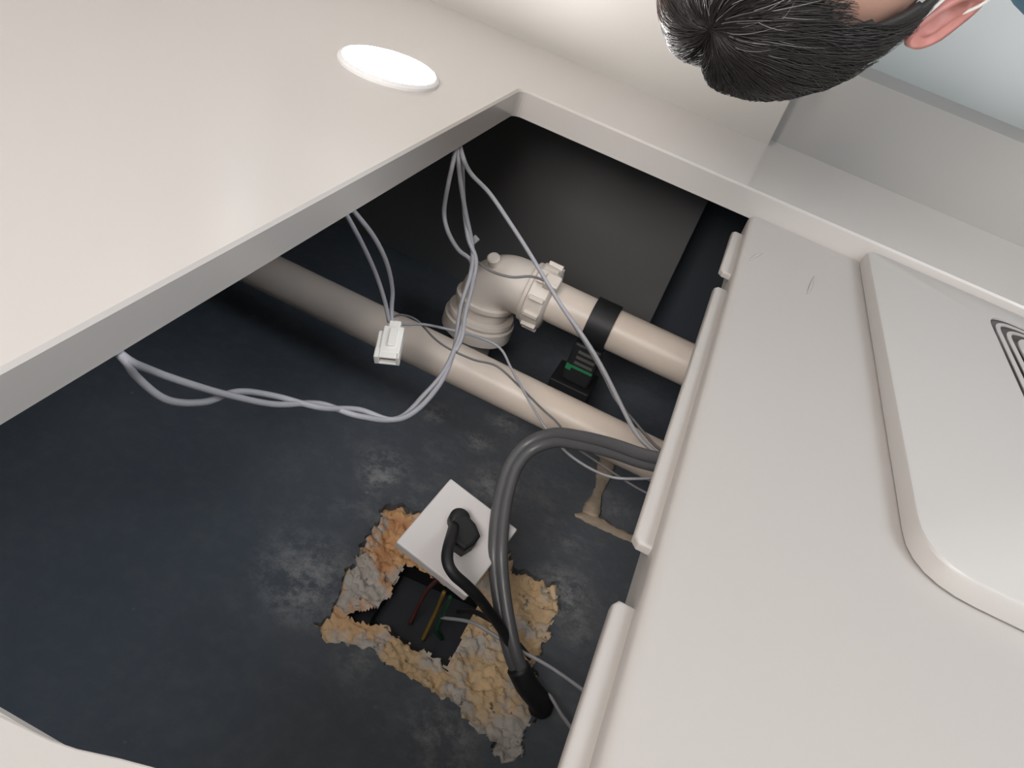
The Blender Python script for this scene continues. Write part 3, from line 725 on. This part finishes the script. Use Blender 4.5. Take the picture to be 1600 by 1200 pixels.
for h, k, a in ((hip_r, knee_r, ank_r), (hip_l, knee_l, ank_l)):
    prims += [('t', [h, h.lerp(k, .5), k], [.090, .075, .056]), ('t', [k, k.lerp(a, .4), a], [.056, .054, .038]), ('t', [a, a + Vector((0, -.06, -.04)), a + Vector((0, -.14, -.045))], [.038, .034, .026])]
bmesh_person = body_mesh('person', prims, .0045, 4)
# ears, joined into the body mesh
def ear(bm, side):
    """auricle: shell with a rolled helix rim, antihelix and a hollow concha"""
    nu, nv = 40, 14; rows = []
    base = Vector((side * .0725, -.006, -.034))
    for j in range(nv + 1):
        t = j / nv; row = []
        for i in range(nu):
            a = 2 * math.pi * i / nu
            ry = .0175 * (1 + .10 * math.cos(a)) * (1 - .28 * max(0, -math.sin(a))); rz = .038
            y = -math.cos(a) * ry * t; z = math.sin(a) * rz * t
            lift = .004 + .012 * t - .004 * t ** 3
            if t > .82: lift += .004 * math.sin((t - .82) / .18 * math.pi)
            hollow = -.011 * math.exp(-((y + .000) / .009) ** 2 - ((z + .006) / .012) ** 2) - .009 * math.exp(-((y + .002) / .005) ** 2 - ((z - .021) / .007) ** 2)
            anti = .0035 * math.exp(-(((math.hypot(y / .0175, z / .038)) - .58) / .10) ** 2) * (1 if y < .006 else .3)
            out = lift + hollow + anti + (-y) * .40
            row.append(bm.verts.new(HM @ (base + Vector((side * out, y - .006, z + y * .25)))))
        rows.append(row)
    for r0, r1 in zip(rows, rows[1:]):
        for i in range(nu):
            k = (i + 1) % nu
            try: bm.faces.new((r0[i], r0[k], r1[k], r1[i]))
            except ValueError: pass
    back = [bm.verts.new(HM @ (base + Vector((side * .0, (HM.inverted() @ v.co).y - base.y, 0)) * .6 + Vector((0, 0, ((HM.inverted() @ v.co).z - base.z) * .75)))) for v in rows[-1]]
    for i in range(nu):
        k = (i + 1) % nu; bm.faces.new((rows[-1][i], rows[-1][k], back[k], back[i]))
bm = bmesh.new(); bm.from_mesh(bmesh_person)
nf = len(bm.faces)
ear(bm, 1); ear(bm, -1)
bm.faces.ensure_lookup_table()
for f in bm.faces[nf:]: f.material_index = 1; f.smooth = True
bmesh.ops.remove_doubles(bm, verts=[v for v in bm.verts if v.index < 0 or True], dist=1e-6)
bmesh_person.materials.append(m_skin); bmesh_person.materials.append(m_ear)
bm.to_mesh(bmesh_person); bm.free()
person = bpy.data.objects.new('person', bmesh_person); COL.objects.link(person)
tag(person, 'dark-haired person in a blue top and mask leaning in with head bowed', 'person')

# hair: cap
def hair_r(d):
    """radius of the hair cap in unit direction d of the head frame"""
    r = 1 / math.sqrt((d.x / .0865) ** 2 + (d.y / .110) ** 2 + (d.z / .1085) ** 2)
    return r
HC = Vector((0, -.016, .034))
def hairline(d):
    a = math.atan2(d.x, d.y)         # 0 front, pi back
    f = abs(a)
    if f < .80: z = .058
    elif f < .92: z = .058 - .016 * ((f - .80) / .12)
    elif f < 1.06: z = .042 - .112 * ((f - .92) / .14)
    elif f < 1.42: z = -.075
    elif f < 1.55: z = -.075 + .075 * ((f - 1.42) / .13)
    elif f < 1.95: z = .0
    elif f < 2.2: z = .0 - .085 * ((f - 1.95) / .25)
    else: z = -.085
    z += .010 * noise.noise(Vector((a * 7, 2.3, d.z * 3)))
    return z
bm = bmesh.new(); nu, nv = 120, 70; g = {}
for j in range(nv + 1):
    th = math.pi * j / nv
    for i in range(nu):
        ph = 2 * math.pi * i / nu
        d = Vector((math.sin(th) * math.sin(ph), math.sin(th) * math.cos(ph), math.cos(th)))
        p = d * hair_r(d)
        n = 1 + .018 * noise.noise(d * 5 + Vector((3, 1, 2))) + .010 * noise.noise(Vector((ph * 14, th * 2, 4)))
        # cleft between two lobes on the crown
        cl = math.exp(-((d.x - .20) / .10) ** 2) * max(0, d.z) * max(0, .9 - d.y) * .07
        p = p * (n - cl)
        g[j, i] = (p + HC, p.z > hairline(d))
V = {}
def gv(k):
    if k not in V: V[k] = bm.verts.new(HM @ g[k][0])
    return V[k]
for j in range(nv):
    for i in range(nu):
        ks = [(j, i), (j, (i + 1) % nu), (j + 1, (i + 1) % nu), (j + 1, i)]
        if all(g[k][1] for k in ks):
            try: bm.faces.new([gv(k) for k in ks])
            except ValueError: pass
bmesh.ops.remove_doubles(bm, verts=bm.verts, dist=1e-5)
hair = from_bm('hair', bm, m_hair, person, True)
sd = hair.modifiers.new('thick', 'SOLIDIFY'); sd.thickness = .004; sd.offset = -1
# strands laid over the cap, running from the crown
rs = random.Random(11)
def strand_mesh(name, count, mat, r, lift, seedfun):
    bm = bmesh.new()
    for _ in range(count):
        ph, th0, ln, sw, lf, rr = seedfun()
        P = []
        for k in range(9):
            t = k / 8; th = th0 + ln * t; a = ph + sw * t
            d = Vector((math.sin(th) * math.sin(a), math.sin(th) * math.cos(a), math.cos(th)))
            n = 1 + .018 * noise.noise(d * 5 + Vector((3, 1, 2)))
            cl = math.exp(-((d.x - .20) / .10) ** 2) * max(0, d.z) * max(0, .9 - d.y) * .07
            p = WH @ (d * 1.0)
            p = p.normalized(); rad = hair_r(p) * (1 + .018 * noise.noise(p * 5 + Vector((3, 1, 2))) - math.exp(-((p.x - .20) / .10) ** 2) * max(0, p.z) * max(0, .9 - p.y) * .07)
            q = p * (rad + lf * (.3 + math.sin(t * math.pi) * .7) + .0004)
            if q.z < hairline(p) - .012: break
            P.append(HM @ (q + HC))
        if len(P) < 3: continue
        add_tube(bm, P, lambda t: rr * (1 - .75 * t), 3, False)
    o = from_bm(name, bm, mat, hair, True); o['kind'] = 'stuff'; return o
# whorl direction on the crown
WH = Vector((0, 0, 1)).rotation_difference(Vector((.16, .10, .98)).normalized()).to_matrix()
strand_mesh('strands', 2600, m_strand, .0, 0, lambda: (rs.uniform(0, 6.283), rs.uniform(.02, 1.0), rs.uniform(.5, 1.1), rs.uniform(.1, .7), rs.uniform(0, .0022), rs.uniform(.00035, .0006)))
strand_mesh('grey_strands', 46, m_strand_g, .0, 0, lambda: (rs.gauss(.15, .5), rs.uniform(.08, .55), rs.uniform(.12, .45), rs.uniform(-.25, .35), rs.uniform(.0008, .004), rs.uniform(.00022, .0004)))
strand_mesh('brown_strands', 420, m_strand_b, .0, 0, lambda: (rs.uniform(-2.6, -1.4), rs.uniform(.3, 1.0), rs.uniform(.5, 1.0), rs.uniform(.0, .5), rs.uniform(.0014, .003), rs.uniform(.0003, .0006)))
# eyes
for s in (-1, 1):
    bm = bmesh.new(); bmesh.ops.create_uvsphere(bm, u_segments=16, v_segments=10, radius=.0115)
    for v in bm.verts: v.co = HM @ (v.co + Vector((s * .031, .080, .001)))
    from_bm('eye', bm, m_eye, person, True)
# surgical mask and its ear loops
bm = bmesh.new(); rows = []
for j in range(9):
    v = j / 8; row = []
    for i in range(17):
        u = i / 16 * 2 - 1
        x = u * .074; y = .118 - .085 * abs(u) ** 2.2 + .012 * math.sin(v * math.pi) * (1 - u * u); z = -.018 - .092 * v * (1 - .12 * u * u) + .012 * (1 - u * u) * (1 - v)
        row.append(bm.verts.new(hp(x, y, z)))
    rows.append(row)
for a, b in zip(rows, rows[1:]):
    for i in range(16): bm.faces.new((a[i], a[i + 1], b[i + 1], b[i]))
mask = from_bm('face_mask', bm, m_mask, person, True); sd = mask.modifiers.new('t', 'SOLIDIFY'); sd.thickness = .0015
mask['label'] = 'blue surgical mask with white ear loops'
for s in (1, -1):
    tube('ear_loop', [hp(s * .0725, .036, -.026), hp(s * .078, .012, -.006), hp(s * .080, -.010, .006), hp(s * .080, -.030, -.010), hp(s * .081, -.030, -.040), hp(s * .088, -.014, -.066), hp(s * .084, .010, -.080), hp(s * .070, .038, -.102)], .0014, m_loop, mask, 7, 8)
# clothing
sp = [('t', [NB + Vector((0, 0, -.045)), chest, waist, pelvis], [.085, .150, .140, .142]), ('t', [NB + Vector((0, 0, -.045)), sh_r], [.075, .068]), ('t', [NB + Vector((0, 0, -.045)), sh_l], [.075, .068]),
      ('t', [sh_r, sh_r.lerp(el_r, .75)], [.068, .056]), ('t', [sh_l, sh_l.lerp(el_l, .75)], [.068, .056])]
me = body_mesh('shirt', sp, .010, 3); o = obj('shirt', me, m_shirt, person); o['label'] = 'blue top'
tp = [('t', [waist + Vector((0, 0, -.06)), pelvis], [.135, .150])]
for h, k, a in ((hip_r, knee_r, ank_r), (hip_l, knee_l, ank_l)):
    tp.append(('t', [h, h.lerp(k, .5), k, k.lerp(a, .5), a + Vector((0, 0, .02))], [.100, .088, .072, .066, .058]))
me = body_mesh('trousers', tp, .012, 3); obj('trousers', me, m_trouser, person)
for a in (ank_r, ank_l):
    me = body_mesh('shoe', [('t', [a + Vector((0, .02, -.035)), a + Vector((0, -.06, -.045)), a + Vector((0, -.16, -.05))], [.044, .042, .034])], .007, 3)
    for v in me.vertices: v.co.z = max(v.co.z, feet_z + .001)
    obj('shoe', me, m_shoe, person)
# step stool the person stands on
fx, fy = (ank_r.x + ank_l.x) / 2, (ank_r.y + ank_l.y) / 2 - .06
st = tag(empty('step_stool', (fx, fy, 0)), 'metal step stool under the person', 'stool')
box('top_step', (-.22, -.16, feet_z - .03), (.22, .16, feet_z), m_alu, st, .006)
for sx in (-1, 1):
    for sy in (-1, 1):
        bm = bmesh.new(); add_tube(bm, [Vector((sx * .19, sy * .13, feet_z - .03)), Vector((sx * .23, sy * .19, 0))], .014, 12); from_bm('leg', bm, m_alu, st, True)
box('lower_step', (-.21, -.24, .19), (.21, -.155, .215), m_alu, st, .005)

# ================================================================== SHELF AND BOTTLE (mirrored in the glossy ceiling)
sh = tag(empty('wall_shelf', (.70, 1.14, ZC - .565)), 'white wall shelf in the corner beyond the lamp', 'shelf')
box('board', (-.16, -.14, -.02), (.20, .11, 0), m_frame, sh, .003)
for sx in (-.11, .15): box('bracket', (sx - .008, .02, -.09), (sx + .008, .11, -.02), m_alu, sh, .002)
bo = tag(empty('bottle', (.680, 1.08, ZC - .565)), 'white bottle with a grey cap standing on the shelf', 'bottle')
lathe('body', [(0, .046), (.004, .050), (.15, .050), (.185, .046), (.210, .034), (.222, .026), (.236, .026)], (0, 0, 0), (0, 0, 1), m_plate, bo, 40)
lathe('cap', [(.232, .029), (.234, .031), (.280, .031), (.283, .028)], (0, 0, 0), (0, 0, 1), M('cap_grey', (.34, .37, .40), .4), bo, 32)
